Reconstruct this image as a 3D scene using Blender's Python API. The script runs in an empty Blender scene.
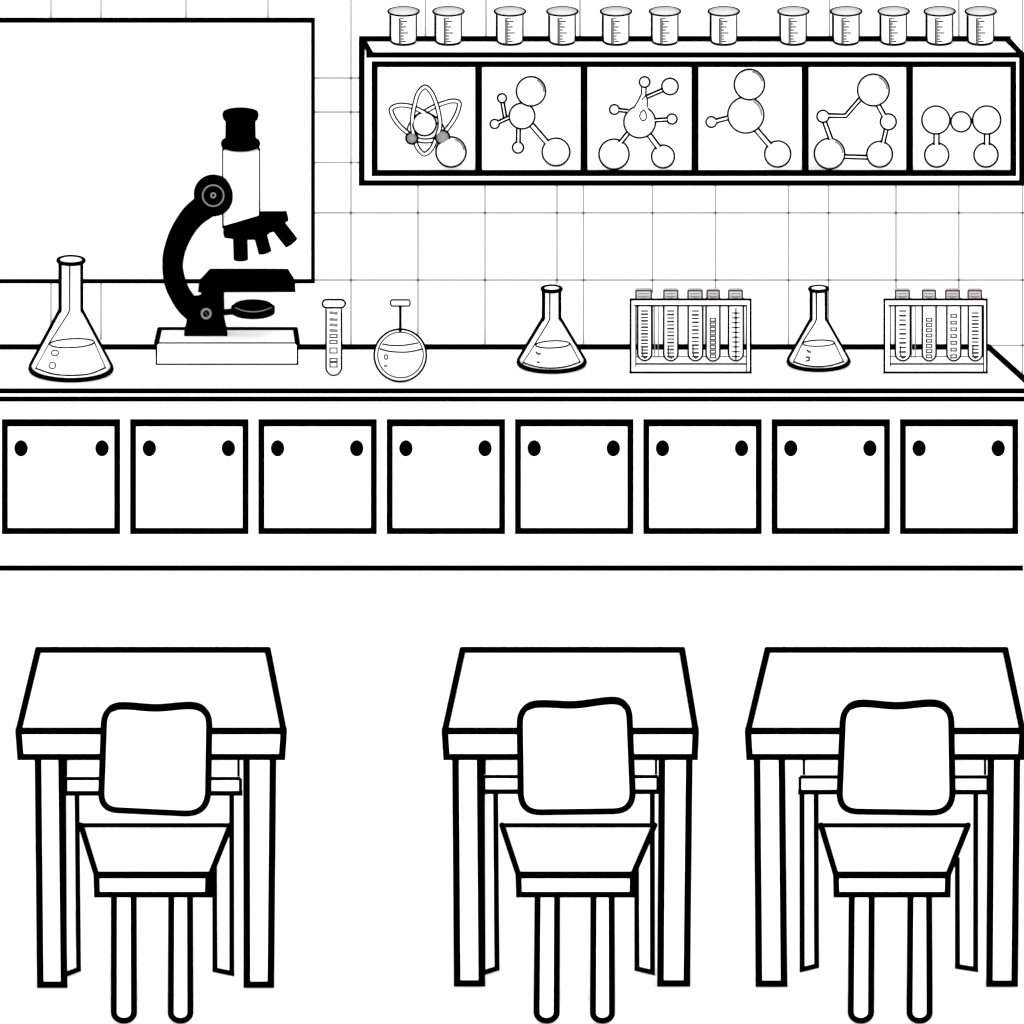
import bpy, math
from mathutils import Vector

# ------------------------------------------------------------------ camera mapping
# orthographic camera tilted down by TH; 300 picture pixels to the metre
TH = math.radians(17.0)
SN, CS, TN = math.sin(TH), math.cos(TH), math.tan(TH)
S = 300.0
K = 523.2
BOOST = 0.7
V = Vector
TOCAM = V((0, -CS, SN))
UPV = V((0, SN, CS))

def X(px): return (px - 512.0) / S
def Zat(py, Y): return ((K - py) / S - Y * SN) / CS
def P(px, py, Y): return V((X(px), Y, Zat(py, Y)))
def Yon(py, Z): return ((K - py) / S - Z * CS) / SN
def Q(px, py, Z): return V((X(px), Yon(py, Z), Z))      # point on a horizontal plane
def PY(p): return K - S * (p.z * CS + p.y * SN)

sc = bpy.context.scene
col = sc.collection

# ------------------------------------------------------------------ materials
def mat(name, c, rough=0.9, noise=0.0):
    m = bpy.data.materials.new(name)
    m.use_nodes = True
    nt = m.node_tree
    b = nt.nodes['Principled BSDF']
    c = (c, c, c) if not isinstance(c, tuple) else c
    b.inputs['Base Color'].default_value = (*c, 1)
    b.inputs['Roughness'].default_value = rough
    b.inputs['Specular IOR Level'].default_value = 0.0
    if noise:
        n = nt.nodes.new('ShaderNodeTexNoise'); n.inputs['Scale'].default_value = 40
        mx = nt.nodes.new('ShaderNodeMix'); mx.data_type = 'RGBA'
        mx.inputs[6].default_value = (*[x * (1 - noise) for x in c], 1)
        mx.inputs[7].default_value = (*[min(1, x * (1 + noise)) for x in c], 1)
        nt.links.new(n.outputs['Fac'], mx.inputs[0])
        nt.links.new(mx.outputs[2], b.inputs['Base Color'])
    return m

WHITE = mat('white_laminate', 0.90, noise=0.01)
WALLW = mat('white_glazed_tile', 0.90, noise=0.01)
FLOORW = mat('white_floor', 0.90, noise=0.01)
GLASS = mat('milky_white_glass', 0.90)
INK = mat('black_edging', 0.0)
BLACK = mat('black_enamel', 0.0)
GROUT = mat('grey_grout', 0.2)
DGREY = mat('dark_grey_print', 0.028)
MGREY = mat('mid_grey_enamel', 0.13)
PALE = mat('pale_grey_glass', 0.42)
CAPG = mat('pale_grey_rubber', 0.36)
CAPR = mat('pinkish_grey_rubber', (0.35, 0.31, 0.314))
SHADE = mat('mid_grey_ball', 0.16)

# ------------------------------------------------------------------ mesh builder
class MB:
    def __init__(s):
        s.v, s.f, s.m, s.sm, s.mats = [], [], [], [], []
    def mi(s, m):
        if m not in s.mats: s.mats.append(m)
        return s.mats.index(m)
    def add(s, verts, faces, m, smooth=False):
        o = len(s.v); k = s.mi(m)
        s.v += [V(p) for p in verts]
        for f in faces:
            s.f.append([o + i for i in f]); s.m.append(k); s.sm.append(smooth)
    def hull8(s, a, b, m):
        """prism between polygon a (list) and polygon b"""
        n = len(a)
        fs = [list(range(n)), list(range(2 * n - 1, n - 1, -1))]
        for i in range(n):
            j = (i + 1) % n
            fs.append([j, i, n + i, n + j])
        s.add(list(a) + list(b), fs, m)
    def box(s, x0, x1, y0, y1, z0, z1, m):
        s.hull8([(x0, y0, z0), (x0, y0, z1), (x1, y0, z1), (x1, y0, z0)],
                [(x0, y1, z0), (x0, y1, z1), (x1, y1, z1), (x1, y1, z0)], m)
    def plate(s, pts, Yf, depth, m, mid=False):
        """outline in picture pixels, standing upright at depth Yf, given a thickness"""
        Yr = Yf + depth / 2 if mid else Yf
        a = [V((X(x), Yf, Zat(y, Yr))) for x, y in pts]
        b = [V((p.x, Yf + depth, p.z)) for p in a]
        s.hull8(a, b, m)
    def tube(s, pts, w, m=None, closed=False, ext=0.0, n=10):
        """round bar of w pixels along a path, mitred at the corners"""
        m = m or INK
        if m in (INK, DGREY, MGREY): w += BOOST
        r = w / S / 2
        pts = [V(p) for p in pts]
        q = [pts[0]]
        for p in pts[1:]:
            if (p - q[-1]).length > 1e-5: q.append(p)
        if closed and (q[0] - q[-1]).length < 1e-5: q.pop()
        pts = q; N = len(pts)
        if N < 2: return
        if not closed and ext:
            e = ext * r
            d0 = (pts[0] - pts[1]).normalized(); d1 = (pts[-1] - pts[-2]).normalized()
            pts[0] = pts[0] + d0 * e; pts[-1] = pts[-1] + d1 * e
        cnt = N if closed else N - 1
        T = [(pts[(i + 1) % N] - pts[i]).normalized() for i in range(cnt)]
        t = T[-1] if closed else T[0]
        ref = V((0, 0, 1)) if abs(t.z) < 0.9 else V((0, 1, 0))
        u = t.cross(ref).normalized(); w2 = t.cross(u).normalized()
        ring = [(u * math.cos(2 * math.pi * k / n) + w2 * math.sin(2 * math.pi * k / n)) * r for k in range(n)]
        verts = []
        def mitre(ring, tin, tout):
            nn = tin + tout
            if nn.length < 0.5: nn = tin.copy()
            nn.normalize()
            den = max(tin.dot(nn), 0.35)
            return [o - tin * (o.dot(nn) / den) for o in ring]
        def onward(ring, tout):
            res = []
            for o in ring:
                p = o - tout * o.dot(tout)
                res.append(p.normalized() * r if p.length > 1e-9 else p)
            return res
        if closed:
            cur = ring
            for i in range(N):
                tin, tout = T[i - 1], T[i]
                if i == 0: cur = ring
                k = mitre(cur, tin, tout)
                verts += [pts[i] + o for o in k]
                cur = onward(k, tout)
        else:
            cur = ring
            for i in range(N):
                if i == 0 or i == N - 1: k = cur
                else: k = mitre(cur, T[i - 1], T[i])
                verts += [pts[i] + o for o in k]
                if 0 < i < N - 1: cur = onward(k, T[i])
        fs = []
        segs = N if closed else N - 1
        off = 0
        if closed:
            # best twist for the closing segment
            best = min(range(n), key=lambda o: sum((verts[(N - 1) * n + k] - pts[-1]).normalized().dot(-(verts[(k + o) % n] - pts[0]).normalized()) for k in range(n)))
            off = best
        for i in range(segs):
            a = i * n; last = closed and i == N - 1
            b = ((i + 1) % N) * n
            for k in range(n):
                k2 = (k + 1) % n
                if last: fs.append([a + k, a + k2, b + (k2 + off) % n, b + (k + off) % n])
                else: fs.append([a + k, a + k2, b + k2, b + k])
        if not closed:
            fs.append(list(range(n - 1, -1, -1))); fs.append([(N - 1) * n + k for k in range(n)])
        s.add(verts, fs, m, True)
    def lathe(s, cx, cy, prof, m, seg=56, smooth=True):
        verts, fs = [], []
        idx = []
        for r, z in prof:
            if r < 1e-6:
                idx.append([len(verts)]); verts.append(V((cx, cy, z)))
            else:
                idx.append(list(range(len(verts), len(verts) + seg)))
                for k in range(seg):
                    a = 2 * math.pi * k / seg
                    verts.append(V((cx + r * math.cos(a), cy + r * math.sin(a), z)))
        for A, B in zip(idx, idx[1:]):
            for k in range(seg):
                k2 = (k + 1) % seg
                if len(A) == 1 and len(B) == 1: continue
                if len(A) == 1: fs.append([A[0], B[k2], B[k]])
                elif len(B) == 1: fs.append([A[k], A[k2], B[0]])
                else: fs.append([A[k], A[k2], B[k2], B[k]])
        s.add(verts, fs, m, smooth)
    def ring(s, cx, cy, z, r, w, m=None, seg=56):
        s.tube([V((cx + r * math.cos(2 * math.pi * k / seg), cy + r * math.sin(2 * math.pi * k / seg), z)) for k in range(seg)],
               w, m, True, n=8)
    def ball(s, c, r, m, seg=40, rings=20):
        prof = [(r * math.sin(math.pi * i / rings), c.z - r * math.cos(math.pi * i / rings)) for i in range(rings + 1)]
        prof[0] = (0, c.z - r); prof[-1] = (0, c.z + r)
        s.lathe(c.x, c.y, prof, m, seg)
    def rod(s, a, b, r, m, n=20):
        s.tube([a, b], 2 * r * S, m, n=n)
    def face_ring(s, c, r, w, m=None, seg=56):
        """great circle of a ball, tilted like the picture's outline"""
        s.tube([c + V((1, 0, 0)) * (r * math.cos(2 * math.pi * k / seg)) + UPV * (r * math.sin(2 * math.pi * k / seg)) for k in range(seg)],
               w, m, True, n=8)
    def silhouette(s, cx, cy, prof, w, sides=(-1, 1), wr=None):
        for sd in sides:
            pts = []
            for (r0, z0), (r1, z1) in zip(prof, prof[1:]):
                if abs(z1 - z0) < 1e-6: continue
                sp = max(-0.95, min(0.95, -(r1 - r0) / (z1 - z0) * TN))
                cp = math.sqrt(1 - sp * sp)
                for r, z in ((r0, z0), (r1, z1)):
                    pts.append(V((cx + sd * r * cp, cy + r * sp, z)))
            s.tube(pts, (wr if (wr and sd > 0) else w), INK)
    def build(s, name, parent=None, root=None):
        me = bpy.data.meshes.new(name)
        o0 = V(root.location) if root else V((0, 0, 0))
        me.from_pydata([tuple(p - o0) for p in s.v], [], s.f)
        for m in s.mats: me.materials.append(m)
        me.polygons.foreach_set('material_index', s.m)
        me.polygons.foreach_set('use_smooth', s.sm)
        me.update()
        o = bpy.data.objects.new(name, me); col.objects.link(o)
        if parent: o.parent = parent
        return o

def thing(name, label, cat, loc, group=None):
    o = bpy.data.objects.new(name, None); col.objects.link(o)
    o.empty_display_size = 0.05
    o.location = loc; o['label'] = label; o['category'] = cat
    if group: o['group'] = group
    return o

def structure(mb, name):
    o = mb.build(name); o['kind'] = 'structure'; return o

def copy_tree(o, parent=None):
    c = o.copy(); col.objects.link(c); c.parent = parent
    for ch in [x for x in bpy.data.objects if x.parent == o]: copy_tree(ch, c)
    return c

def dense(pts, step=1.5, closed=False):
    res = []
    pp = list(pts) + ([pts[0]] if closed else [])
    for (x0, y0), (x1, y1) in zip(pp, pp[1:]):
        n = max(1, int(math.hypot(x1 - x0, y1 - y0) / step))
        for i in range(n): res.append((x0 + (x1 - x0) * i / n, y0 + (y1 - y0) * i / n))
    if not closed: res.append(pp[-1])
    return res

def smooth_path(pts, n=8, closed=False):
    """Catmull-Rom through picture points"""
    N = len(pts); res = []
    def g(i): return pts[i % N] if closed else pts[max(0, min(N - 1, i))]
    for i in range(N if closed else N - 1):
        p0, p1, p2, p3 = g(i - 1), g(i), g(i + 1), g(i + 2)
        for k in range(n):
            t = k / n
            res.append(tuple(0.5 * (2 * p1[a] + (p2[a] - p0[a]) * t + (2 * p0[a] - 5 * p1[a] + 4 * p2[a] - p3[a]) * t * t
                                    + (3 * p1[a] - p0[a] - 3 * p2[a] + p3[a]) * t ** 3) for a in (0, 1)))
    if not closed: res.append(tuple(pts[-1]))
    return res

def ellipse(cx, cy, rx, ry, n=36, rot=0.0):
    c, s_ = math.cos(rot), math.sin(rot)
    return [(cx + rx * math.cos(2 * math.pi * k / n) * c - ry * math.sin(2 * math.pi * k / n) * s_,
             cy + rx * math.cos(2 * math.pi * k / n) * s_ + ry * math.sin(2 * math.pi * k / n) * c) for k in range(n)]

def on_lathe(px, py, cx, cy, prof):
    """front point of a turned surface on a line of sight"""
    def R(z):
        for (r0, z0), (r1, z1) in zip(prof, prof[1:]):
            if z0 <= z <= z1 and z1 - z0 > 1e-7: return r0 + (r1 - r0) * (z - z0) / (z1 - z0)
        return -1
    rm = max(r for r, z in prof)
    x = X(px); lastY = None
    N = 160
    for i in range(N + 1):
        Y = cy - rm * 1.05 + rm * 1.6 * i / N
        p = P(px, py, Y)
        if math.hypot(p.x - cx, p.y - cy) <= R(p.z):
            return p + TOCAM * 0.0012
    return None

def marks(mb, paths, w, cx, cy, prof, m=None, closed=False):
    for path in paths:
        pts = [on_lathe(x, y, cx, cy, prof) for x, y in dense(path, 1.2, closed)]
        pts = [p for p in pts if p is not None]
        if len(pts) > 1: mb.tube(pts, w, m or INK, closed, n=6)

# ------------------------------------------------------------------ setting
mb = MB(); mb.box(-4.2, 4.2, -9.0, 0.06, -0.06, 0.0, FLOORW)
structure(mb, 'floor')

mb = MB(); mb.box(-4.2, 4.2, 0.0, 0.06, 0.0, 2.7, WALLW)
def vline(x, y0, y1, w=2.0):
    mb.box(X(x - w / 2), X(x + w / 2), -0.0012, 0.001, Zat(y1, 0), Zat(y0, 0), GROUT)
def hline(y, x0, x1, w=2.0):
    mb.box(X(x0), X(x1), -0.0012, 0.001, Zat(y + w / 2, 0), Zat(y - w / 2, 0), GROUT)
for x in (51, 101, 186, 268): vline(x, -180, 20)
vline(51, 280, 327); vline(101, 280, 340)
vline(351, -180, 346)
for x, xb in ((425.5, 418), (486, 485), (580, 583.5)): vline(x, -180, 60); vline(xb, 170, 346)
for x in (557,): vline(x, 170, 284)
for x in (652.5,): vline(x, 170, 346)
vline(715.5, 170, 288)
vline(788.5, 170, 346)
vline(829.5, -180, 60); vline(828.5, 170, 346)
vline(896, 170, 346); vline(958.8, -180, 346); vline(1022.5, -180, 374)
for y in (78, 112, 162.5): hline(y, 310, 365)
hline(212.8, 310, 1300); hline(280, 310, 1300); hline(345.3, 960, 1300)
for y in (-60, -125): hline(y, -700, 1700)
for x in (1090, 1157, 1224, 1290): vline(x, -180, 520)
for y in (78, 145): hline(y, 1024, 1300)
structure(mb, 'wall_back')

# ------------------------------------------------------------------ whiteboard
th = thing('whiteboard', 'large blank whiteboard in thin black frame on the tiled wall behind the microscope', 'whiteboard', P(100, 281, -0.01))
f = MB()
Yb = -0.014
f.box(X(-210), X(313), Yb + 0.004, 0, Zat(281, Yb), Zat(20, Yb), WHITE); f.build('panel', th, th)
f = MB(); w = 4.0
for a, b in (((-210, 20.6), (315, 20.6)), ((-210, 281.2), (315, 281.2))):
    f.box(X(a[0]), X(b[0]), Yb - 0.004, -0.001, Zat(a[1] + w / 2, Yb), Zat(a[1] - w / 2, Yb), INK)
for x in (-208, 313):
    f.box(X(x - w / 2), X(x + w / 2), Yb - 0.004, -0.001, Zat(283.2, Yb), Zat(18.8, Yb), INK)
f.build('frame', th, th)

# ------------------------------------------------------------------ worktop and base cabinets
YF = -(393.0 - 344.2) / S / SN
ZW = Zat(393, YF)
TW = 8.7 / S / CS
wt = thing('worktop', 'long white worktop with black edging over the row of base cabinets', 'worktop', (X(500), YF / 2, ZW - TW))
f = MB()
top = [V((X(-48), YF, ZW)), V((X(1044), YF, ZW)), V((X(989.5), -0.001, ZW)), V((X(-4), -0.001, ZW))]
low = [V((p.x, p.y, ZW - TW)) for p in top]
f.hull8(top, low, WHITE)
def inlay(poly):
    """black inlaid band lying in the top surface"""
    f.hull8([p + V((0, 0, .0006)) for p in poly], [p - V((0, 0, .0015)) for p in poly], INK)
def ontop(x, y): return Q(x, y, ZW)
inlay([ontop(-48, 393.2), ontop(-46, 388.4), ontop(1038, 388.4), ontop(1044, 393.2)])
inlay([ontop(-4, 349.8), ontop(-4, 344.2), ontop(989, 344.2), ontop(989, 349.8)])
inlay([ontop(981, 344.2), ontop(989.7, 344.2), ontop(1044.2, 393), ontop(1034.8, 393)])
inlay([ontop(5, 344.2), ontop(-4, 344.2), ontop(-48, 393), ontop(-38, 393)])
f.box(X(-48), X(1044), YF - .0008, YF + .006, ZW - TW, Zat(396.3, YF), INK)
f.build('countertop', wt, wt)

CAB = 'base cabinets under the worktop'
above = ['leftmost, below the largest conical flask', 'second from the left, below the microscope',
         'third from the left, below the lone test tube', 'fourth from the left, below the round flask',
         'fifth from left, below the middle flask', 'sixth from left, below the five-tube rack',
         'seventh from left, below the rightmost flask', 'rightmost, below the four-tube rack']
YC = YF + 0.016
pitch = 128.3
c0 = thing('base_cabinet', 'white cabinet with a square two-knob door, ' + above[0], 'cabinet', (X(61), YC / 2, 0), CAB)
f = MB()
f.box(X(61 - pitch / 2) + .00006, X(61 + pitch / 2) - .00006, YC, YC + .30, 0, ZW - TW - 0.001, WHITE)
f.box(X(61 - pitch / 2) + .00004, X(61 + pitch / 2) - .00004, YC - .002, YC + .004, 0, Zat(565.2, YC), INK)
f.build('body', c0, c0)
d = MB(); YD = YC - 0.012
d.box(X(3), X(119), YD, YC, Zat(533, YD), Zat(421, YD), WHITE)
w = 6.2; r = 0.004
for y in (423.5, 531.2):
    d.box(X(2), X(120), YD - r, YC, Zat(y + w / 2, YD - r), Zat(y - w / 2, YD - r), INK)
for x in (4.8, 117.2):
    d.box(X(x - w / 2), X(x + w / 2), YD - r, YC, Zat(534.3, YD - r), Zat(420.4, YD - r), INK)
door = d.build('door', c0, c0)
for kx in (21, 102):
    k = MB(); c = P(kx, 448.3, YD - 0.012)
    prof = []
    for i in range(13):
        a = math.pi * i / 12
        prof.append((6.9 / S * math.sin(a), -8.4 / S / 0.99 * math.cos(a)))
    k.lathe(0, 0, [(max(r_, 0), z_) for r_, z_ in prof], BLACK, 28)
    # flatten to a button and set on the door
    k.v = [V((p.x + c.x, p.y * 0.75 + c.y, p.z + c.z)) for p in k.v]
    k.build('knob', door, c0)
for i in range(1, 8):
    c = copy_tree(c0)
    c.location.x += pitch / S * i
    for dr in c.children:
        if len(dr.children) == 2: max(dr.children, key=lambda q: q.data.vertices[0].co.x).location.x -= 1.9 / S
    c['label'] = 'white cabinet with a square two-knob door, ' + above[i]

# ------------------------------------------------------------------ wall shelf with display compartments
YB = -0.03                       # back edge line
YS = YB - (55.0 - 40.0) / S / SN  # front face
ZT = Zat(40, YB)
sh = thing('wall_shelf', 'long white wall shelf with six black-framed compartments, mounted on the tiled wall', 'shelf', P(690, 183, YS / 2))
f = MB()
zb = Zat(183, YS)
zi0, zi1 = Zat(176.0, YS), Zat(61.5, YS)
yk = -0.065
tp = [V((X(362), YS, ZT)), V((X(1022), YS, ZT)), V((X(1008), -.001, ZT)), V((X(362), -.001, ZT))]
f.hull8(tp, [V((p.x, p.y, zi1)) for p in tp], WHITE)
f.box(X(362), X(1008), yk, -0.001, zb, zi1 + .001, WHITE)             # back
f.box(X(362), X(1022), YS, yk, zb, zi0, WHITE)             # bottom
f.box(X(362), X(373), YS, yk, zi0, zi1, WHITE); f.box(X(1015), X(1022), YS, yk, zi0, zi1, WHITE)
up = V((0, 0, .008)); fw = V((0, -.008 * CS / SN * 0.45, 0))
f.tube([V((X(361.7), YB - .012, ZT)) + up, V((X(1008), YB - .012, ZT)) + up], 5.0, ext=1)
f.tube([V((X(1007.5), YB - .012, ZT)) + up * .8, V((X(1022), YS, ZT))], 5.4)
f.tube([V((X(361.7), YB - .012, ZT)) + up, V((X(361.7), YS, ZT)), V((X(361.7), YS, zb)), V((X(1022), YS, zb)), V((X(1022), YS, ZT + .006))], 5.4)
f.tube([V((X(362), YB, ZT + .004)), V((X(371), YS, ZT + .004))], 5)
f.tube([V((X(369), YS, ZT)), V((X(1022), YS, ZT))], 5.0, ext=1)
f.build('carcass', sh, sh)
f = MB(); yf = YS - 0.004
for y in (64.4, 173.4):
    f.box(X(371.8), X(1016), yf, YS + 0.004, Zat(y + 2.9, yf), Zat(y - 2.9, yf), INK)
for x in (374.7, 1013.4):
    f.box(X(x - 3.2), X(x + 3.0), yf, YS + 0.004, Zat(176.2, yf), Zat(61.7, yf), INK)
f.build('face_frame', sh, sh)
for x in (478.6, 584, 695, 805.2, 909.6):
    f = MB()
    f.box(X(x - 2.6), X(x + 2.6), YS + 0.004, yk + .001, zi0, zi1, WHITE)
    f.box(X(x - 3.6), X(x + 3.6), yf + 0.001, YS + 0.004, Zat(173.4, yf), Zat(64.4, yf), INK)
    f.build('divider', sh, sh)

# ------------------------------------------------------------------ beakers on the shelf
BK = 'beakers on top of the wall shelf'
bx = [403.5, 448.5, 510, 562.3, 616, 665, 723.8, 793.3, 846.2, 893.6, 939.7, 980.8]
bl = ['leftmost on the shelf, above the atom model',
      'second from left on the shelf',
      'third from left on the shelf',
      'fourth from left on the shelf',
      'fifth from left on the shelf',
      'sixth from left on the shelf',
      'alone above the fourth compartment',
      'eighth from left on the shelf',
      'ninth from left on the shelf',
      'tenth from left on the shelf',
      'second from right on the shelf',
      'rightmost on the shelf']
yb = Yon(42.6, ZT)
RB, RR = 12.3 / S, 15.5 / S
b = thing('beaker', 'small white beaker with pale grey rim, ' + bl[0], 'beaker', (X(bx[0]), yb, ZT), BK)
cx = X(bx[0])
zr = Zat(12.4, yb)
prof = [(RB * .88, ZT), (RB, ZT + .012), (RB, zr - .008)]
f = MB()
f.lathe(cx, yb, [(0, ZT)] + prof + [(RR, zr), (RR * .96, zr + .001), (RB * .92, zr - .012), (0, zr - .012)], GLASS)
f.silhouette(cx, yb, [(RB * .9, ZT + 0.004), (RB, ZT + .014), (RB, zr - .006)], 3.6, wr=2.2)
f.ring(cx, yb, ZT + 0.0045, RB * .9, 2.6)
f.build('glass_body', b, b)
f = MB()
f.lathe(cx, yb, [(RR, zr + .0005), (RR, zr + .0045), (0, zr + .0045), (0, zr + .0005)], PALE)
f.ring(cx, yb, zr + .0035, RR, 1.4)
f.build('rim', b, b)
f = MB()
x0 = bx[0] - 4.2
paths = [[(x0, 18.5), (x0, 44)]]
for i, (y, l) in enumerate(((18.5, 5), (21.5, 8), (24, 4), (27, 7), (30, 5), (33, 9), (36, 5), (39, 5), (41.5, 7), (44, 4))):
    paths.append([(x0, y), (x0 + l, y)])
marks(f, paths, 0.9, cx, yb, prof, DGREY)
marks(f, [[(x0 + 1.2, 20), (x0 + 1.2, 43)]], 1.3, cx, yb, prof, MGREY)
f.build('graduation_marks', b, b)
for i in range(1, 12):
    c = copy_tree(b)
    c.location.x = X(bx[i]); c['label'] = 'small white beaker with pale grey rim, ' + bl[i]

# ------------------------------------------------------------------ ball-and-stick models in the compartments
YM = YS + 0.072
def model(name, label, atoms, bonds, loc, extra=None):
    t = thing(name, label, 'molecule model', P(loc[0], loc[1], YM), 'molecule models in the wall shelf')
    for a in atoms:
        x, y, r = a[:3]
        m = a[3] if len(a) > 3 else WHITE
        c = P(x, y, YM); g = MB()
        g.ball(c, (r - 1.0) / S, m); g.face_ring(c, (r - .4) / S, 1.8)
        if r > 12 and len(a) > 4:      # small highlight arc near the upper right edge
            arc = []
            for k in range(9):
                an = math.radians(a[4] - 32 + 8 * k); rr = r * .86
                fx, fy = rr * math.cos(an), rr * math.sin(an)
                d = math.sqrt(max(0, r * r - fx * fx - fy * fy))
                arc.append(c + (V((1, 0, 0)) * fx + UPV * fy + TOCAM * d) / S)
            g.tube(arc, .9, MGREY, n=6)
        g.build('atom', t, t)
    for bd in bonds:
        w = bd[-1]; pts = bd[:-1]
        g = MB()
        c3 = [P(x, y, YM) for x, y in pts]
        g.tube(c3, w, WHITE, n=14)
        for sd in (-1, 1):
            pl = []
            for i, p in enumerate(pts):
                a_ = pts[max(0, i - 1)]; b_ = pts[min(len(pts) - 1, i + 1)]
                dx, dy = b_[0] - a_[0], b_[1] - a_[1]; L = math.hypot(dx, dy)
                pl.append(P(p[0] - dy / L * sd * w / 2, p[1] + dx / L * sd * w / 2, YM - .004))
            g.tube(pl, 1.6, n=6)
        g.build('bond', t, t)
    if extra: extra(t)
    return t

def orbits(t):
    upright = [(425, 86.8), (418.5, 92.5), (415, 103), (412.6, 116), (412.6, 128), (414.3, 138), (417.5, 147.5), (424, 154), (430.8, 149.5), (435.5, 140), (440, 126), (438.7, 113), (435.3, 101), (431, 91.8)]
    left = [(391, 110), (394, 106.6), (401, 105), (411, 106.4), (424, 112.5), (436, 119.5), (442, 128), (440, 136.5), (432, 140.2), (420, 140.2), (410, 134.5), (400.5, 126.5), (394, 118)]
    right = [(459.4, 104.3), (456.5, 101.2), (450, 101.2), (440, 104.3), (432, 107.6), (424, 112.5), (415, 119), (409.5, 128), (411, 136.5), (419, 140.4), (431, 140.4), (441, 135), (449, 126.5), (456, 115.5)]
    for pts, yo in ((smooth_path(upright, 5, True), .004), (smooth_path(left, 5, True), .012), (smooth_path(right, 5, True), .020)):
        g = MB(); Yo = YM + yo
        ccx = sum(p[0] for p in pts) / len(pts); ccy = sum(p[1] for p in pts) / len(pts)
        g.tube([P(x, y, Yo) for x, y in pts], 3.4, WHITE, True, n=10)
        def scaled(d):
            res = []
            N = len(pts)
            for i in range(N):
                a_, b_ = pts[i - 1], pts[(i + 1) % N]
                dx, dy = b_[0] - a_[0], b_[1] - a_[1]; L = math.hypot(dx, dy)
                res.append((pts[i][0] + dy / L * d, pts[i][1] - dx / L * d))
            return res
        for d in (-1.8, 1.8):
            g.tube([P(x, y, Yo - .003) for x, y in scaled(d)], 1.2, INK, True, n=6)
        g.build('orbit', t, t)

model('atom_model', 'atom model with oval orbits and two grey electrons in the leftmost shelf compartment',
      [(424.5, 124, 11.8), (411.8, 138.2, 6.0, SHADE), (442.5, 137.3, 7.2, SHADE), (451, 152.0, 15.2, WHITE, 40)], [],
      (424, 168), orbits)
model('molecule_model', 'ball-and-stick model with two large and three small balls in the second shelf compartment',
      [(531, 91.3, 14.8, WHITE, 30), (522, 116, 13), (502, 98.2, 4.6), (494.7, 124, 4.7), (518, 147.6, 5.7), (556, 152, 14)],
      [((502.5, 102), (505, 117), 3), ((498, 122.5), (509, 117.5), 3), ((518.5, 128), (518.3, 142), 3.4), ((531, 124), (547, 142.5), 4.6)],
      (522, 168))
def squiggle(t):
    g = MB()
    c = P(639.7, 122, YM)
    pth = smooth_path([(640, 113), (644, 110.5), (646.5, 116), (645, 120), (641.5, 120), (639.5, 116), (641, 114)])
    g.tube([P(x, y, YM - 17.0 / S) for x, y in pth], .9, n=6)
    g.build('mark', t, t)
    g = MB()
    g.plate([(641.8, 86), (641.4, 94), (633.6, 109), (647.4, 109), (647.6, 101), (645.6, 95.5), (646.4, 86)], YM - .006, .012, WHITE)
    g.tube([P(x, y, YM - .006) for x, y in ((641.8, 86), (641.4, 94), (638, 101), (633.8, 108))], 1.1, n=6)
    g.tube([P(x, y, YM - .006) for x, y in ((646.2, 86), (645.8, 95), (647.4, 100), (647.2, 107))], 1.1, n=6)
    g.tube([P(x, y, YM - .006) for x, y in ((645.4, 95.5), (641.8, 100))], 1.0, n=6)
    g.build('bond', t, t)
model('molecule_model', 'branching ball-and-stick model with six balls around one centre in the third shelf compartment',
      [(639.7, 122, 16), (644.6, 82, 5.4), (670, 86.5, 8.4, WHITE), (614.4, 109.5, 5), (672, 119, 5.2), (614, 154.2, 15.2), (663, 156.5, 11.6)],
      [((664, 89.5), (646.5, 97), 3), ((618.5, 110), (628, 111), 2.8), ((654, 120.3), (667, 119.5), 3),
       ((629, 132), (620, 143), 3.6), ((645, 129), (659, 148), 4.6)], (640, 168), squiggle)
model('molecule_model', 'ball-and-stick model with two large balls touching in the fourth shelf compartment',
      [(749.4, 84.5, 15.3, WHITE, 45), (745.8, 115, 18.2, WHITE, 30), (711.4, 122, 5.5), (777.7, 154, 13.2)],
      [((716, 121), (729, 117.5), 3.6), ((755, 128), (770, 145.5), 4.6)], (746, 167))
model('molecule_model', 'open ring-shaped ball-and-stick model of five balls in the fifth shelf compartment',
      [(873.4, 90, 16, WHITE, 35), (823, 116.3, 6.2), (888.3, 121.8, 8.1), (829.5, 153.6, 15.4, WHITE, 35), (879.6, 154.2, 13)],
      [((828, 115.5), (845.5, 115.8), (861, 98), 3.4), ((877, 103), (884, 115.5), 4), ((886.5, 128), (883, 143), 3.4),
       ((844, 156.5), (868, 157.3), 3.4), ((824.5, 121.5), (831, 139.5), 3.6)], (852, 168))
model('molecule_model', 'symmetrical arch-shaped model of five plain balls in the rightmost shelf compartment',
      [(935.8, 120, 14.1), (961, 121.8, 10.2), (986.7, 120, 14.2), (936.7, 155, 12.2), (986, 155, 12.2)],
      [((936.5, 132), (936.5, 145), 4.6), ((987, 132), (987, 145), 4.6)], (961, 167))

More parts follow.
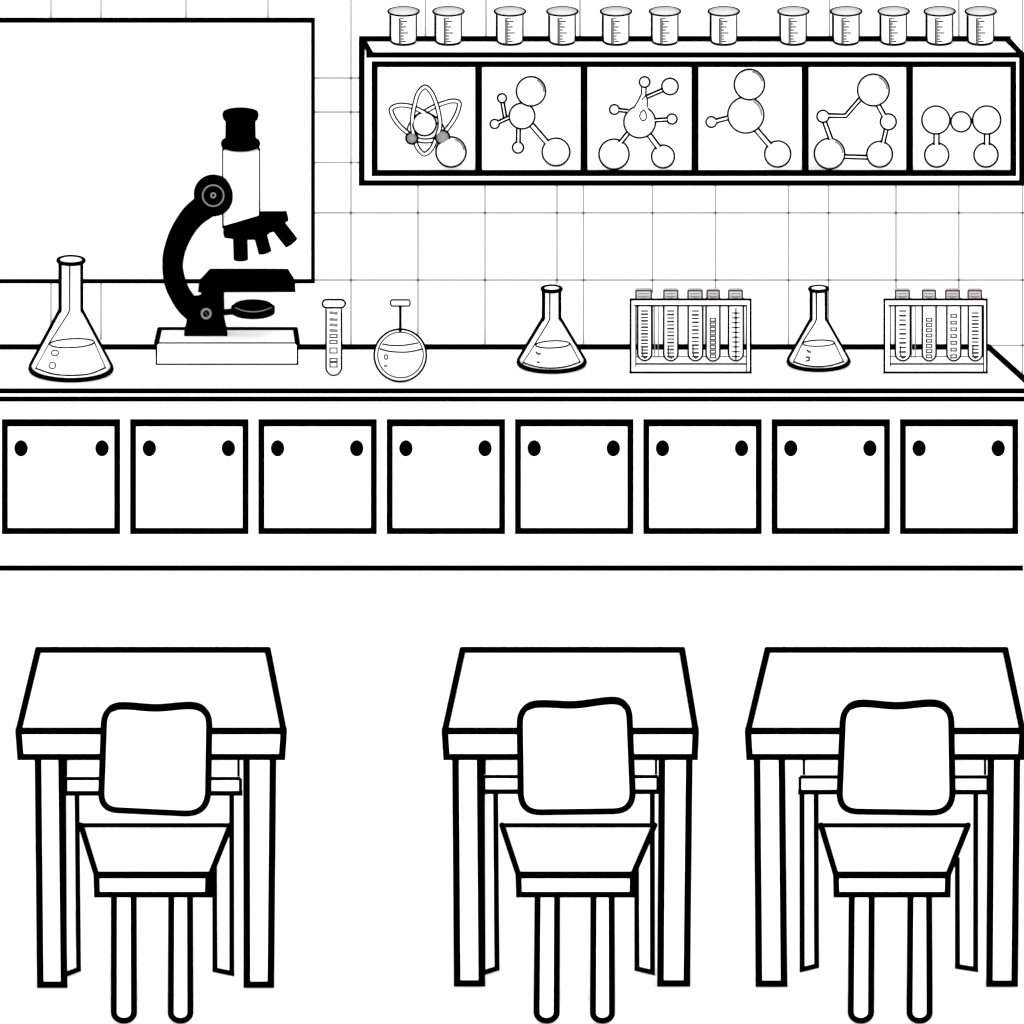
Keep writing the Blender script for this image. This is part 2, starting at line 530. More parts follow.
# ------------------------------------------------------------------ conical flasks
def flask(label, cx_px, lip_py, lipR, neckR, neck_py, baseR, base_py, lw, lwn, inner, level, bubbles):
    ZW = globals()['ZW'] + .0012
    yc = Yon(base_py, ZW)
    cx = X(cx_px)
    z = lambda py: Zat(py, yc)
    t = thing('conical_flask', label, 'flask', (cx, yc, ZW), 'conical flasks on the worktop')
    rl = (lw * .84 + BOOST) / S / 2
    bR, nR, lR = baseR / S, neckR / S, lipR / S
    zl = z(lip_py)
    outer = [(bR, ZW + rl), (nR, z(neck_py)), (nR, zl - .006)]
    f = MB()
    f.lathe(cx, yc, [(0, ZW), (bR, ZW)] + outer + [(lR, zl - .004), (lR, zl + .003), (nR * .75, zl + .003), (nR * .75, zl - .004), (0, zl - .004)], GLASS)
    f.silhouette(cx, yc, outer, lw * 1.1, wr=lwn * 1.15)
    f.ring(cx, yc, ZW + rl, bR, lw * .84, seg=72)
    marks(f, [inner[0]], 1.1, cx, yc, outer)
    f.build('glass_body', t, t)
    f = MB()
    f.ring(cx, yc, zl + .001, lR, lw * .7)
    f.build('lip', t, t)
    # liquid: a skin of liquid just against the glass, with its drawn level and edge lines
    zt = z(level[1])
    rt = bR + (nR - bR) * (zt - ZW - rl) / (z(neck_py) - ZW - rl)
    f = MB()
    f.lathe(cx, yc, [(bR * .97, ZW + rl), (bR + .0004, ZW + rl + .001), (rt + .0004, zt), (rt - .002, zt)], GLASS)
    marks(f, [ellipse(*level)], 1.1, cx, yc, outer, closed=True)
    marks(f, [smooth_path(inner[1], 6)], 1.2, cx, yc, outer)
    marks(f, [inner[2], inner[3]], 1.1, cx, yc, outer)
    liq = f.build('liquid', t, t)
    for bb in bubbles:
        g = MB()
        if len(bb) == 4: marks(g, [ellipse(*bb, 20)], .9, cx, yc, outer, closed=True)
        else: marks(g, [bb[0]], 1.5, cx, yc, outer, DGREY)
        if g.v: g.build('bubble', liq, t)
    return t

flask('largest conical flask at the left end of the worktop, left of the microscope', 71, 260.8, 12.8, 9.6, 310, 40.3, 371, 5.4, 4.6,
      [[(69.7, 266), (69.7, 310), (68, 314), (50, 342)], [(36, 368.3), (53, 374.0), (71, 375.4), (90, 373.8), (105, 367.8)], [(50, 342), (35.5, 369)], [(94, 342), (105.5, 368.5)]],
      (72, 343.2, 22.3, 4.4, 40, -.05), [(55, 353, 3.5, 2.8), (52.4, 365.5, 3.3, 3.3)])
flask('middle conical flask on the worktop, left of the rack of five test tubes', 551.7, 289.2, 9.3, 7.0, 318, 32.8, 364.6, 5.2, 4.4,
      [[(549.8, 293), (549.8, 319), (548, 323), (536, 342.5)], [(523, 362.6), (537, 366.9), (552, 368.2), (567, 366.4), (580, 362)], [(536, 342.5), (522.7, 363.7)], [(569.8, 343), (580, 362.6)]],
      (552.8, 344.4, 17, 3.6, 40, -.04), [([(536, 352), (538, 354), (541, 353.5)],), ([(537, 362), (540, 362.5)],)])
flask('rightmost conical flask on the worktop, standing between the two test tube racks', 818.6, 289.2, 8.9, 6.4, 319, 30, 363.6, 4.7, 3.8,
      [[(816.4, 293), (816.4, 319), (815, 323), (803, 342)], [(793.5, 361.8), (806, 365.6), (819, 366.7), (831, 365.4), (843.6, 361.6)], [(803, 342), (793.3, 363)], [(834, 342), (843.6, 362.6)]],
      (818.7, 343.2, 15.8, 3.1, 40, -.03), [([(807, 350), (809, 352), (811, 352)],), ([(806, 357), (809.5, 357.5), (809, 360.5), (806, 361)],)])

# ------------------------------------------------------------------ round flask
rr = 25.2 / S
zc = ZW + rr + 1.2 / S
yc = Yon(355.3, zc)
t = thing('round_flask', 'round flask with a flat stopper on a thin stem, beside the lone test tube', 'flask', (X(400.3), yc, ZW))
c = V((X(400.3), yc, zc))
f = MB(); f.ball(c, rr, GLASS, 56, 28); f.face_ring(c, rr, 3.2, seg=80)
def on_ball(px, py, lift=.0008):
    fx, fy = (px - 400.3) / S, -(py - 355.3) / S
    d = math.sqrt(max(0, rr * rr - fx * fx - fy * fy))
    return c + V((1, 0, 0)) * fx + UPV * fy + TOCAM * (d + lift)
f.tube([on_ball(x, y) for x, y in ellipse(400.5, 355, 22.6, 22.6, 60)], 1.1, INK, True, n=6)
f.build('glass_bulb', t, t)
f = MB()
f.tube([on_ball(x, y) for x, y in smooth_path([(382.5, 344), (391, 345.4), (400, 345.5), (409, 344.6), (418, 342.9)])], 1.1, n=6)
f.tube([on_ball(x, y) for x, y in smooth_path([(380, 348.8), (390, 351.4), (404, 352.2), (414, 351), (422, 349)])], 1.1, n=6)
lq = f.build('liquid', t, t)
g = MB(); g.tube([on_ball(x, y) for x, y in ellipse(386, 357, 1.7, 2.3, 16)], .9, INK, True, n=6); g.build('bubble', lq, t)
g = MB(); g.tube([on_ball(x, y) for x, y in ((384.3, 365.7), (387.6, 365.7))], 2.2, MGREY, n=6); g.build('bubble', lq, t)
ztop = Zat(303, yc)
f = MB()
f.tube([V((c.x, yc, zc + rr * .98)), V((c.x, yc, ztop))], 2.2)
f.build('stem', t, t)
f = MB()
R0 = .012
o = [(391.5, 299.9), (409.2, 299.9), (410, 301.5), (410, 304.5), (409, 306), (391.8, 306), (390.6, 304.5), (390.6, 301.5)]
f.tube([P(x, y, yc - R0) for x, y in o], 1.2, closed=True)
f.plate(o, yc - R0, 2 * R0, GLASS)
f.build('stopper', t, t)

# ------------------------------------------------------------------ test tubes
def tube_body(mb, cx, yc, zbot, ztop, r, wl, wr):
    prof = [(0, zbot)]
    for i in range(1, 9):
        a = math.pi / 2 * i / 8
        prof.append((r * math.sin(a), zbot + r * 1.05 - r * 1.05 * math.cos(a)))
    prof.append((r, ztop))
    mb.lathe(cx, yc, prof + [(0, ztop)], GLASS, 36)
    zc = zbot + r * 1.05
    U = [V((cx - r, yc, ztop)), V((cx - r, yc, zc))]
    cc = V((cx, yc, zc))
    for k in range(1, 20):
        a = math.pi + math.pi * k / 20
        U.append(cc + V((1, 0, 0)) * (r * math.cos(a)) + UPV * (r * math.sin(a)))
    U += [V((cx + r, yc, zc)), V((cx + r, yc, ztop))]
    mb.tube(U, wl + .4)
    return prof

rt = 7.0 / S
zb0 = ZW + 1 / S
# bottom of the outline at 374 -> centre of the round end
zc = zb0 + rt * 1.05
yt = Yon(374.4 - rt * S, zc)
t = thing('test_tube', 'lone test tube with a wide lip and printed scale standing right of the microscope', 'test tube', (X(333.8), yt, ZW))
f = MB()
prof = tube_body(f, X(333.8), yt, zb0, Zat(306, yt), rt, 2.3, 2.3)
f.build('glass_body', t, t)
f = MB()
zl = Zat(303.6, yt); R0 = 11.2 / S; h = 3.9 / S
f.lathe(X(333.8), yt, [(0, zl - h), (R0 * .86, zl - h), (R0, zl), (R0 * .86, zl + h), (0, zl + h)], GLASS, 36)
o = smooth_path([(325, 300), (334, 299.7), (342.5, 300), (345.3, 303.6), (342.5, 307.4), (334, 307.6), (325, 307.4), (322.4, 303.6)], 5, True)
f.plate(o, yt - R0, R0, GLASS)
f.tube([P(x, y, yt - R0) for x, y in o], 1.5, closed=True)
f.build('lip', t, t)
f = MB()
for y in (313, 319.5, 325, 330.5):
    marks(f, [[(329.8, y), (337.3, y)]], 2.4, X(333.8), yt, prof, MGREY)
    marks(f, [[(330, y - 1), (333, y - 1)], [(334.5, y + 1), (337.3, y + 1)]], .9, X(333.8), yt, prof, DGREY)
for y0, y1 in ((334.5, 337.5), (340.5, 343.5), (348, 353), (358.5, 361.5), (362.5, 367)):
    marks(f, [[(330, y0), (337, y0), (337, y1), (330, y1)]], .9, X(333.8), yt, prof, DGREY, closed=True)
f.build('graduation_marks', t, t)

def rack(label, x0, x1, xi0, xi1, tubes, backs, how):
    yf = Yon(373, ZW + .003)
    dep = (364.0 - 357.0) / S / SN
    t = thing('test_tube_rack', label, 'test tube rack', (X((x0 + x1) / 2), yf + dep / 2, ZW), 'test tube racks on the worktop')
    th = .005
    f = MB()
    zb = Zat(364, yf)
    f.box(X(x0), X(x1), yf, yf + dep, ZW, zb, WHITE)
    f.tube([P(x0, 372.4, yf), P(x1, 372.4, yf)], 1.8, ext=1)
    f.tube([P(xi0, 364, yf), P(xi1, 364, yf)], 1.2)
    f.tube([V((X(xi0), yf + dep, zb)), V((X(xi1), yf + dep, zb))], 1.0, DGREY)
    f.build('base', t, t)
    f = MB()
    f.box(X(x0), X(x1), yf, yf + th, Zat(305.5, yf), Zat(299, yf), WHITE)
    f.box(X(x0 + 1), X(x1 - 1), yf + dep - th, yf + dep, Zat(305.5, yf), Zat(300, yf), WHITE)
    f.box(X(x0), X(xi0 - 1.8), yf + th, yf + dep - th, Zat(305.5, yf), Zat(300, yf), WHITE)
    f.box(X(xi1 + .6), X(x1), yf + th, yf + dep - th, Zat(305.5, yf), Zat(300, yf), WHITE)
    f.tube([P(x0, 299.5, yf), P(x1, 299.5, yf)], 1.7, ext=1)
    f.tube([P(xi0 - 2, 305.6, yf), P(xi1 + .5, 305.6, yf)], 1.3)
    f.build('top_rail', t, t)
    for a, b, side in ((x0, xi0, -1), (xi1, x1, 1)):
        f = MB()
        f.box(X(a), X(b), yf + .0003, yf + th, zb, Zat(305.5, yf), WHITE)
        xo, xn = (a, b) if side < 0 else (b, a)
        f.tube([P(xo, 299.4, yf), P(xo, 372.4, yf)], 1.5)
        f.tube([P(xn, 305.6, yf), P(xn, 367 if side < 0 else 372, yf)], .7)
        f.build('post', t, t)
    for x in backs:
        f = MB()
        y2 = yf + dep - .004
        for q in (-1.8, 1.8):
            f.tube([V((X(x + q), y2, zb)), V((X(x + q), y2, Zat(305, yf)))], .5, MGREY, n=6)
        f.build('back_post', t, t)
    for i, (a, b, ca, cb, capm, lab, style) in enumerate(tubes):
        cx = X((a + b) / 2); r = (b - a) / 2 / S
        yt = yf + th + (cb - ca) / 2 / S + .004
        tt = thing('test_tube', lab, 'test tube', (cx, yt, zb), how)
        g = MB()
        zbo = zb + 1.2 / S
        pr = tube_body(g, cx, yt, zbo, Zat(298, yt), r, 2.2, 2.2)
        g.build('glass_body', tt, tt)
        g = MB()
        # stopper: bottom hidden behind the rail
        rc = (cb - ca) / 2 / S; cxx = X((ca + cb) / 2)
        z0 = Zat(299, yf) + .0035; z1 = Zat(293.4, yt)
        g.lathe(cxx, yt, [(0, Zat(303, yf)), (r * .8, Zat(303, yf)), (r * .8, z0), (rc * .97, z0), (rc * .97, z1), (0, z1)], capm, 32)
        Yl = yt - rc * .6
        pl = [(ca + .5, 299.2), (ca + .5, 290.6), (cb - .5, 290.6), (cb - .5, 299.2)]
        g.plate(pl, Yl, rc * 1.2, capm)
        g.tube([P(x, y, Yl) for x, y in pl], 1.0, DGREY)
        g.tube([P(ca + 2.6, 293.6 , Yl - rc * .42), P(cb - 2.6, 293.6, Yl - rc * .42)], .2, MGREY)
        g.tube([P(ca + 2.6, 296.4 , Yl - rc * .42), P(cb - 2.6, 296.4, Yl - rc * .42)], .2, MGREY)
        g.build('stopper', tt, tt)
        g = MB()
        m0, m1 = (a + b) / 2 - 3.4, (a + b) / 2 + 3.2
        ys, ln, shape = style
        n = ln
        for k in range(n):
            y = ys + (356.5 - ys) * k / (n - 1)
            if shape == 'bar': marks(g, [[(m0, y), (m1, y)]], 1.0 + (k % 2) * .7, cx, yt, pr, DGREY if k % 2 else INK)
            elif shape == 'box': marks(g, [[(m0 + .6, y - 1.6), (m1 - .6, y - 1.6), (m1 - .6, y + 1.2), (m0 + .6, y + 1.2)]], .9, cx, yt, pr, DGREY, closed=True)
            elif shape == 'grid': marks(g, [[(m0 - .8, y), (m1 + .8, y)]], .8, cx, yt, pr, DGREY); marks(g, [[(m0 + 2, y), (m1 - 2, y)]], 1.6, cx, yt, pr, INK)
        if shape == 'grid': marks(g, [[((a + b) / 2, 308), ((a + b) / 2, 360)]], .9, cx, yt, pr, DGREY)
        if shape == 'bar': marks(g, [smooth_path([(m0 + 1, 346), (m0 + 1, 354), (m0 + 3, 358), (m1 - 1, 357)], 4)], .9, cx, yt, pr, DGREY)
        g.build('graduation_marks', tt, tt)
    return t

A5 = 'test tubes in the rack of five'
rack('test tube rack holding five stoppered tubes, right of the middle conical flask', 630.6, 750.6, 635.8, 746.6,
     [(638.4, 651, 635.4, 651.8, CAPG, 'stoppered test tube, leftmost in the rack of five tubes', (311, 15, 'bar')),
      (664.4, 677.2, 663.4, 678.3, CAPG, 'stoppered test tube, second from left in the rack of five tubes', (311, 14, 'bar')),
      (688.9, 702, 687.5, 702.6, CAPG, 'stoppered test tube in the middle of the rack of five tubes', (311, 13, 'bar')),
      (706.8, 719.2, 706.6, 719.8, CAPR, 'slim stoppered test tube, second from right in the rack of five tubes', (320, 9, 'box')),
      (729.2, 742.6, 728.1, 742.8, CAPG, 'stoppered test tube, rightmost in the rack of five tubes', (313, 10, 'grid'))],
     [656.5], A5)
A4 = 'test tubes in the rack of four'
rack('test tube rack holding four stoppered tubes at the right end of the worktop', 884.4, 986.8, 890.2, 983.6,
     [(896, 909.6, 895, 909.8, CAPG, 'stoppered test tube, leftmost in the rack of four tubes', (311, 11, 'bar')),
      (923, 935.4, 922, 936, CAPG, 'stoppered test tube, second from left in the rack of four tubes', (320, 8, 'box')),
      (947.5, 960, 945.2, 959.9, CAPR, 'stoppered test tube, third from left in the rack of four tubes', (316, 7, 'box')),
      (969, 981.6, 967.6, 982, CAPR, 'stoppered test tube, rightmost in the rack of four tubes', (313, 13, 'bar'))],
     [913.5], A4)

# ------------------------------------------------------------------ microscope
Yf0 = Yon(364.5, ZW + .002)
zt = Zat(343, Yf0)
Yb0 = Yon(329.5, zt)
ym = (Yf0 + Yb0) / 2 + .005
mi = thing('microscope', 'large black and white microscope on a white base, in front of the whiteboard', 'microscope', (X(227), ym, ZW))
f = MB()
lo = [V((X(156.5), Yf0, ZW)), V((X(297.5), Yf0, ZW)), V((X(295.5), Yb0, ZW)), V((X(159.5), Yb0, ZW))]
hi = [V((p.x, p.y, zt)) for p in lo]
f.hull8(lo, hi, WHITE)
f.tube([hi[0], hi[3], hi[2], hi[1]], 4.6)
f.tube([hi[0], hi[1]], 1.0, n=6); f.tube([hi[0] + V((0, 0, 0)), P(156.5, 364.2, Yf0), P(297.5, 364.2, Yf0), hi[1]], 1.2, n=6)
f.build('base', mi, mi)
# hinged foot
f = MB(); dp = .05; yq = Yon(336.3, zt)
f.plate(smooth_path([(184, 336.5), (187.5, 321), (190, 311), (195.5, 302), (203, 298.2), (211, 299), (218, 304), (222, 312), (224.5, 322), (227.5, 336.5)], 4), yq, dp, BLACK)
f.tube([P(x, y, yq - .0005) for x, y in ellipse(206.2, 313.6, 4.4, 4.6, 28)], 1.8, MGREY, True, n=8)
f.tube([P(204.8, 311.4, yq), P(207.8, 316, yq)], 1.2, DGREY, n=6)
foot = f.build('foot', mi, mi)
f = MB()
f.plate([(201, 304), (201, 286), (224, 286), (224.4, 312)], yq + .01, .03, BLACK, True)
f.plate([(192, 297), (204, 296), (204, 318), (188, 318)], yq + .01, .03, BLACK, True)
f.build('stage_pillar', mi, mi)
ya = yq + .005
f = MB()
outer = smooth_path([(196, 199), (183, 211), (171, 230), (164, 250), (162.2, 265), (164.5, 283), (171.5, 299), (179, 310), (188, 318.5)], 6)
inner = smooth_path([(200, 316), (195.5, 300), (189, 290), (184.5, 277), (183, 264), (186, 248), (194, 232), (203, 221.5), (214, 214)], 6)
f.plate(outer + inner, ya, .05, BLACK, True)
f.build('arm', mi, mi)
# body tube
yT = ya + .03
cx = X(241.2); r = 17.8 / S
f = MB()
zA = Zat(150, yT); zB = Zat(221.5, yT)
f.lathe(cx, yT, [(0, zB), (r, zB), (r, zA), (0, zA)], WHITE)
for sx, yb_ in ((-1, 228), (1, 216)):
    f.tube([P(241.2 + sx * 17.8, 148, yT), P(241.2 + sx * 17.8, yb_, yT)], 2.2, n=6)
# slanted lower end of the tube
f.plate([(224, 222), (224, 229), (258.5, 219), (258.5, 210)], yT - r, r, WHITE)
f.build('body_tube', mi, mi)
f = MB()
def zz(y): return Zat(y, yT)
e = [(0, zz(147.5)), (16, zz(147.3)), (19.2, zz(146)), (20, zz(143.5)), (19, zz(141)), (15.4, zz(139.5)), (15, zz(121)), (17.4, zz(118.5)), (18.4, zz(115)), (17.6, zz(112.3)), (15, zz(112)), (0, zz(112))]
f.lathe(X(240.5), yT, [(a / S, z_) for a, z_ in e], BLACK)
f.build('eyepiece', mi, mi)
# focus knob
def disc(mb, px, py, rpx, Yf, dep, m):
    mb.plate(ellipse(px, py, rpx, rpx * 1.0, 48), Yf, dep, m)
f = MB(); yk = yT - r - .012
c1 = [(213.3 + 19.6 * math.cos(2 * math.pi * k / 56), 197.2 + 19.4 * math.sin(2 * math.pi * k / 56)) for k in range(56)]
f.plate(c1, yk, .04, BLACK, False)
f.tube([P(x, y, yk) for x, y in ellipse(213.2, 195.6, 10.5, 10.5, 48)], .8, MGREY, True, n=8)
f.tube([P(x, y, yk) for x, y in ellipse(213.2, 195.3, 2.2, 2.2, 20)], 1.0, MGREY, True, n=8)
f.build('focus_knob', mi, mi)
# nosepiece and objectives
f = MB(); yn = yT - r - .006
f.plate([(223.2, 226.3), (259, 215.8), (259.4, 214.6), (286.6, 214.4), (288.4, 221), (285, 223), (284.5, 228), (270, 233), (266, 236), (256, 240), (248, 240), (232, 239), (224.5, 238), (223.2, 234)], yn, .04, BLACK)
nose = f.build('nosepiece', mi, mi)
def obj_lens(x0, y0, x1, y1, w):
    g = MB(); yy = yn + .022
    g.rod(P(x0, y0, yy), P(x1, y1, yy), w / 2 / S, BLACK, 24)
    g.build('objective', nose, mi)
obj_lens(240, 232, 240.9, 259.4, 14.6)
obj_lens(259.5, 232, 265, 252.2, 13.4)
obj_lens(276, 223, 291.4, 242.6, 15)
# stage
f = MB()
zs = Zat(280, yq - .04); ysf = yq - .04
ysb = Yon(268.6, zs)
zsl = Zat(292.3, ysf)
tpp = [V((X(199.5), ysf, zs)), V((X(295), ysf, zs)), V((X(288), ysb, zs)), V((X(210), ysb, zs))]
lw_ = [V((X(197.8), ysf, zsl)), V((X(295.6), ysf, zsl)), V((X(290), ysb, zsl)), V((X(208), ysb, zsl))]
f.hull8(tpp, lw_, BLACK)
f.build('stage', mi, mi)
f = MB()
yd = yq + .01; cx = X(253)
pc = [(a / S, Zat(y, yd)) for a, y in ((0, 313.6), (20.2, 313.4), (21.7, 312.6), (22, 311), (22, 307.1), (18.7, 306.9), (18.7, 304.6), (0, 304.5))]
f.lathe(cx, yd, pc, BLACK)
marks(f, [smooth_path([(234.6, 307.4), (243, 310.6), (253, 311.8), (263, 310.6), (271.4, 307.4)], 5)], .4, cx, yd, pc, MGREY)
f.tube([P(222, 312.4, yd), P(233, 311.6, yd)], 6.2, BLACK)
f.build('condenser', mi, mi)

# ------------------------------------------------------------------ student desks
def desk(label, foot_py, back, fx, fb, legsF, legsR, rail, vert):
    Yd = Yon(foot_py, 0)
    t = thing('student_desk', label, 'desk', (X((fx[0] + fx[1]) / 2), Yd + .45, 0), 'student desks')
    Zt = Zat(731, Yd); Zl = Zat(757, Yd)
    Yk = Yon(650, Zt)
    f = MB()
    tp = [V((X(fx[0]), Yd, Zt)), V((X(fx[1]), Yd, Zt)), V((X(back[1]), Yk, Zt)), V((X(back[0]), Yk, Zt))]
    lo = [V((X(fb[0]), Yd, Zl)), V((X(fb[1]), Yd, Zl)), V((tp[2].x, Yk, Zl)), V((tp[3].x, Yk, Zl))]
    f.hull8(tp, lo, WHITE)
    zr_ = Zt + .0075
    bk = [Q(back[0], 650, zr_), Q(back[1], 650, zr_)]
    f.tube([tp[0], bk[0], bk[1], tp[1]], 6.0); f.tube([tp[0], tp[1]], 6.4, ext=.9)
    f.tube([tp[0], lo[0], lo[1], tp[1]], 6.2)
    f.tube([lo[0], lo[3], lo[2], lo[1]], 5.4); f.tube([tp[3], lo[3]], 5); f.tube([tp[2], lo[2]], 5)
    f.build('tabletop', t, t)
    yl = Yd + .006
    for (a0, b0, a1, b1) in legsF:
        f = MB()
        fr = [V((X(a0), yl, Zl)), V((X(b0), yl, Zl)), V((X(b1), yl, 0)), V((X(a1), yl, 0))]
        f.hull8(fr, [p + V((0, .075, 0)) for p in fr], WHITE)
        rb = 6.6 / S / 2
        f.tube([fr[0], V((X(a1), yl, rb)), V((X(b1), yl, rb)), fr[1]], 6.3)
        D = V((0, .075, 0)); rs = V((.002, 0, 0))
        f.tube([fr[0] + D + rs, V((X(a1), yl, rb)) + D + rs, V((X(b1), yl, rb)) + D - rs, fr[1] + D - rs], 4.0)
        for xx in (a1, b1):
            q = V((X(xx), yl, rb)) + (rs if xx == a1 else -rs); f.tube([q, q + D], 4.0)
        f.build('leg', t, t)
    Ytop = Yk - .10
    info = []
    for i, (a0, b0, a1, b1, pa, pb) in enumerate(legsR):
        f = MB()
        A, B = Q(a1, pa, 0), Q(b1, pb, 0)
        At, Bt = V((X(a0), Ytop, Zl)), V((X(b0), Ytop, Zl))
        D = V((0, .05, 0))
        f.hull8([At, Bt, B, A], [At + D, Bt + D, B + D, A + D], WHITE)
        def at(F, T, py):
            t_ = (PY(F) - py) / (PY(F) - PY(T)); return F + (T - F) * t_
        up = V((0, 0, 2.2 / S))
        f.tube([at(A, At, rail[1] if i == 0 else 858), A + up, B + up, at(B, Bt, rail[1])], 4.6)
        s_ = A if i == 0 else B; st = At if i == 0 else Bt
        xo = X(vert[i])
        p1, p2 = at(s_, st, rail[0]), at(s_, st, 740)
        f.tube([V((xo, p1.y - .004, p1.z)), V((xo, p2.y - .004, p2.z))], 2.0, n=6)
        f.build('leg', t, t)
        info.append(min(at(A, At, rail[0]).y, at(B, Bt, rail[0]).y, at(A, At, rail[1]).y, at(B, Bt, rail[1]).y))
    Yr = min(info) - .026
    f = MB()
    x0, x1 = rail[2], rail[3]
    f.plate([(x0, rail[0]), (x1, rail[0]), (x1, rail[1]), (x0, rail[1])], Yr, .024, WHITE)
    f.tube([P(x0, rail[0], Yr), P(x1, rail[0], Yr)], 3.0)
    f.tube([P(x0, rail[1], Yr), P(x1, rail[1], Yr)], 4.6, ext=.8)
    f.tube([P(x0, rail[0], Yr), P(x0, rail[1], Yr)], 2.4); f.tube([P(x1, rail[0], Yr), P(x1, rail[1], Yr)], 2.8)
    f.build('rail', t, t)

desk('student desk at the left, standing apart from the other two desks', 988.3, (38, 267.8), (18.5, 283.8), (20.5, 282),
     [(38, 61.5, 40.3, 64), (246.5, 273, 247, 270.8)],
     [(63, 76, 64.5, 78.6, 977, 971.5), (214.5, 231.6, 215, 231.8, 972, 975.5)], (778.6, 793.2, 66, 240.5), (66, 238.5))
desk('student desk in the middle, left neighbour of the right desk', 987, (462.5, 682.2), (444.8, 695.8), (446.5, 694.6),
     [(455.5, 480, 457.2, 481.8), (662, 689.3, 660.5, 686.8)],
     [(482, 494.8, 483, 497, 975, 970.5), (636.5, 652.2, 637, 652.5, 970.8, 974.5)], (776.6, 791.6, 484, 658), (484.6, 656))
desk('student desk at the right edge of the picture, beside the middle desk', 987.3, (767.4, 1005.5), (748, 1022.6), (749.5, 1021),
     [(757, 781.8, 759, 784), (991, 1017, 989.5, 1014.6)],
     [(801.8, 815.8, 802.2, 816.6, 971.5, 968), (957.3, 975.8, 957.5, 975.6, 968.6, 971.5)], (777, 792, 800, 988), (804, 985))

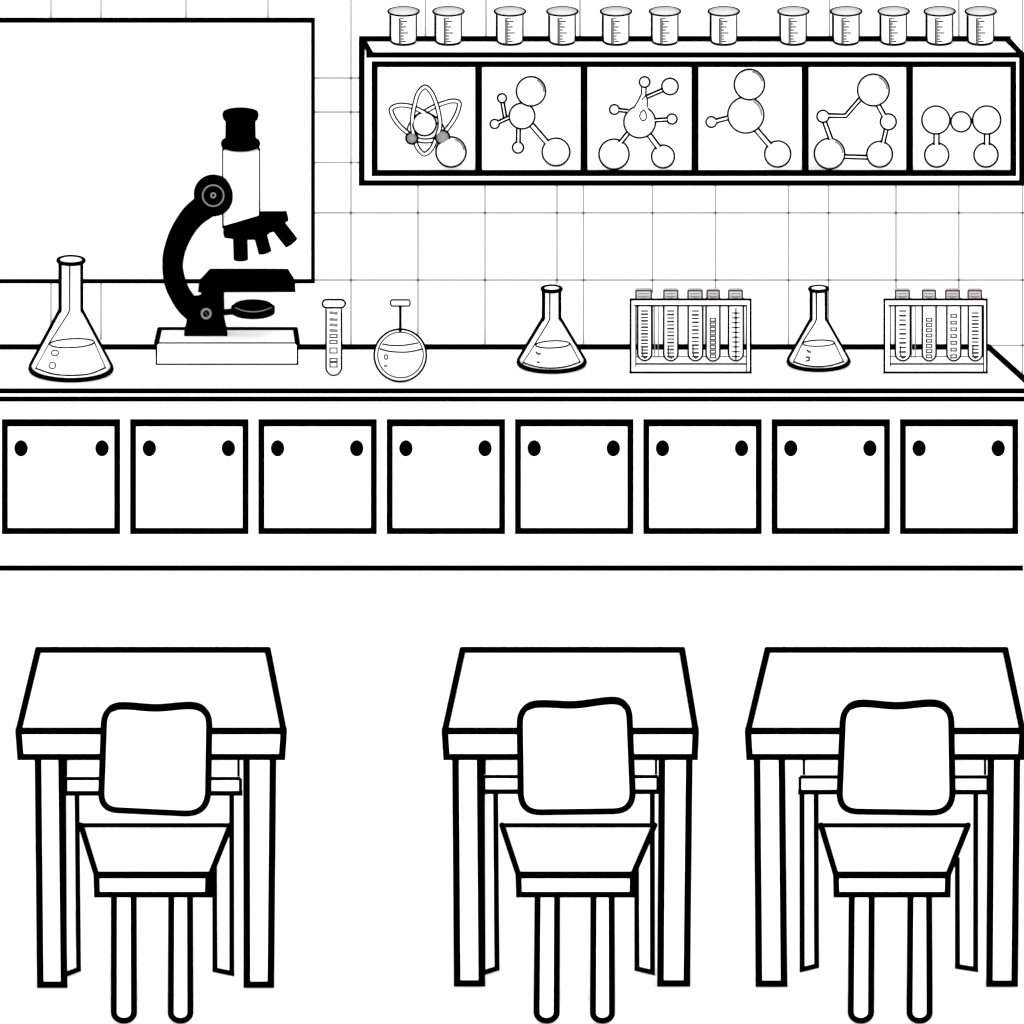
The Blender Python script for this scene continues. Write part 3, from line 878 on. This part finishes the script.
# ------------------------------------------------------------------ student chairs
def chair(label, seat_b, seat_f, seat_l, legs, back, rw=5.6):
    r = .20
    Yc = Yon(1023.5, 0)
    Yfr = Yc - r
    t = thing('student_chair', label, 'chair', (X(sum(seat_f) / 2), Yc + .1, 0), 'student chairs')
    Zs = Zat(875, Yfr); Zl = Zat(894.6, Yfr)
    Yk = Yon(825.3, Zs)
    f = MB()
    tp = [V((X(seat_f[0]), Yfr, Zs)), V((X(seat_f[1]), Yfr, Zs)), V((X(seat_b[1]), Yk, Zs)), V((X(seat_b[0]), Yk, Zs))]
    lo = [V((X(seat_l[0]), Yfr, Zl)), V((X(seat_l[1]), Yfr, Zl)), V((X(seat_l[1]), Yk, Zl)), V((X(seat_l[0]), Yk, Zl))]
    f.add(tp + lo, [(3, 2, 1, 0), (4, 5, 6, 7), (0, 1, 5, 4), (2, 3, 7, 6), (1, 2, 6), (1, 6, 5), (0, 7, 3), (0, 4, 7)], WHITE)
    zr_ = Zs + .006
    bk = [Q(seat_b[0], 825.3, zr_), Q(seat_b[1], 825.3, zr_)]
    f.tube([tp[0], bk[0]], 5.6, ext=.2); f.tube([tp[1], bk[1]], 5.6, ext=.2); f.tube(bk, 4.0, ext=.8); f.tube([tp[0], tp[1]], 6.6, ext=.8)
    f.tube([tp[0], lo[0], lo[1], tp[1]], 5.6)
    f.tube([lo[1], tp[1]], rw)
    f.tube([lo[0], lo[3], lo[2], lo[1]], 4.4); f.tube([lo[3] , tp[3]], 3.6); f.tube([lo[2], tp[2]], 3.6)
    f.build('seat', t, t)
    for (a0, b0, a1, b1) in legs:
        for bk in (0, 1):
            dy = .27 * bk; ins = .9 * bk
            yl = Yc + dy
            f = MB()
            w = (b1 - a1) / 2 / S - ins / S
            cx = X((a1 + b1) / 2)
            rr = 2.9 / S
            zc = w * .85 + rr
            U = [V((X(a0 + ins), yl, Zl)), V((cx - w, yl, zc))]
            for k in range(1, 12):
                a = math.pi + math.pi * k / 12
                U.append(V((cx + w * math.cos(a), yl, zc + w * .85 * math.sin(a))))
            U += [V((cx + w, yl, zc)), V((X(b0 - ins), yl, Zl))]
            f.hull8(U, [p + V((0, .05, 0)) for p in U], WHITE)
            f.tube(U, 5.7)
            f.build('leg', t, t)
    # backrest
    TL, TR, BR, BL, dip, cr = back
    Yq = Yk - .042
    pts = []
    def corner(p, q, s_, rad):
        """rounded corner at q coming from p going to s_"""
        d0 = V((p[0] - q[0], p[1] - q[1])).normalized(); d1 = V((s_[0] - q[0], s_[1] - q[1])).normalized()
        A = V(q) + d0 * rad; B = V(q) + d1 * rad
        res = []
        for k in range(9):
            u = k / 8
            w_ = (1 - u) ** 2 * A + 2 * u * (1 - u) * V(q) + u * u * B
            res.append((w_.x, w_.y))
        return res
    c_tl = corner(BL, TL, TR, cr[0]); c_tr = corner(TL, TR, BR, cr[1]); c_br = corner(TR, BR, BL, cr[2]); c_bl = corner(BR, BL, TL, cr[3])
    a, b_ = c_tl[-1], c_tr[0]
    topc = []
    for k in range(1, 16):
        u = k / 16
        topc.append((a[0] + (b_[0] - a[0]) * u, a[1] + (b_[1] - a[1]) * u + dip * math.sin(math.pi * u) ** 2))
    loop = c_tl + topc + c_tr + c_br + c_bl
    f = MB()
    f.plate(loop, Yq, .03, WHITE)
    f.tube([P(x, y, Yq) for x, y in loop], 6.0, closed=True)
    f.tube([P(x, y, Yq) + V((0, .03, 0)) for x, y in loop], 2.6, closed=True)
    upper = c_tl[5:] + topc + c_tr[:6]
    f.tube([P(x, y + .5, Yq) for x, y in upper], 6.2)
    f.build('backrest', t, t)
    f = MB()
    mx = (BL[0] + BR[0]) / 2
    for q in (-26, 26):
        f.box(X(mx + q - 8), X(mx + q + 8), Yk + .0085, Yk + .022, Zl + .01, Zat(765, Yk), WHITE)
        f.box(X(mx + q - 8), X(mx + q + 8), Yk - .012, Yk + .0085, Zat(790, Yk), Zat(765, Yk), WHITE)
    f.build('back_support', t, t)

chair('student chair tucked at the left desk, nearest the left edge of the picture', (81, 230.5), (96.5, 210.5), (97, 210),
      [(114, 133.6, 113.8, 134), (171.4, 190, 170.8, 190.3)], ((104.6, 706), (209.5, 705.6), (207.8, 814.6), (100.8, 809.4), 2.2, (18, 20, 24, 17)), 10)
chair('student chair at the middle desk, backrest slightly higher at its right corner', (502, 654.5), (518.5, 632.8), (519, 632.5),
      [(537.8, 557.2, 536.6, 556.6), (593.6, 611.6, 593, 612)], ((519.6, 705), (628.8, 699.8), (633.3, 811), (521, 812.6), 2.5, (19, 18, 20, 20)))
chair('student chair tucked at the right desk, nearest the right edge of the picture', (821, 968), (836, 948), (836.5, 947.5),
      [(852, 871.8, 850.8, 871), (910.6, 929, 909.6, 929.6)], ((843.5, 703.6), (951, 703.2), (952.8, 813), (839, 811.3), 2.5, (19, 20, 22, 19)))

# ------------------------------------------------------------------ light: even white sky plus an added fill sun
wd = bpy.data.worlds.new('even_white_daylight'); sc.world = wd
wd.use_nodes = True
wd.node_tree.nodes['Background'].inputs[0].default_value = (1, 1, 1, 1)
wd.node_tree.nodes['Background'].inputs[1].default_value = 1.0

sl = bpy.data.lights.new('view_fill_sun', 'SUN'); sl.energy = 2.6; sl.angle = math.radians(6)  # added fill along the view axis, whitens faces and crevices; no source in the room
so = bpy.data.objects.new('view_fill_sun', sl); col.objects.link(so)
so.location = (0, -6, 5); so.rotation_euler = (math.pi / 2 - TH, 0, 0)

cam = bpy.data.cameras.new('camera'); co = bpy.data.objects.new('camera', cam); col.objects.link(co)
cam.type = 'ORTHO'; cam.ortho_scale = 1024 / S; cam.clip_end = 60
co.location = P(512, 512, -2.6) + TOCAM * 14
co.rotation_euler = (math.pi / 2 - TH, 0, 0)
sc.camera = co

vs = sc.view_settings
vs.view_transform = 'Standard'; vs.look = 'None'; vs.gamma = 1.0; vs.use_curve_mapping = False
vs.exposure = 0.5
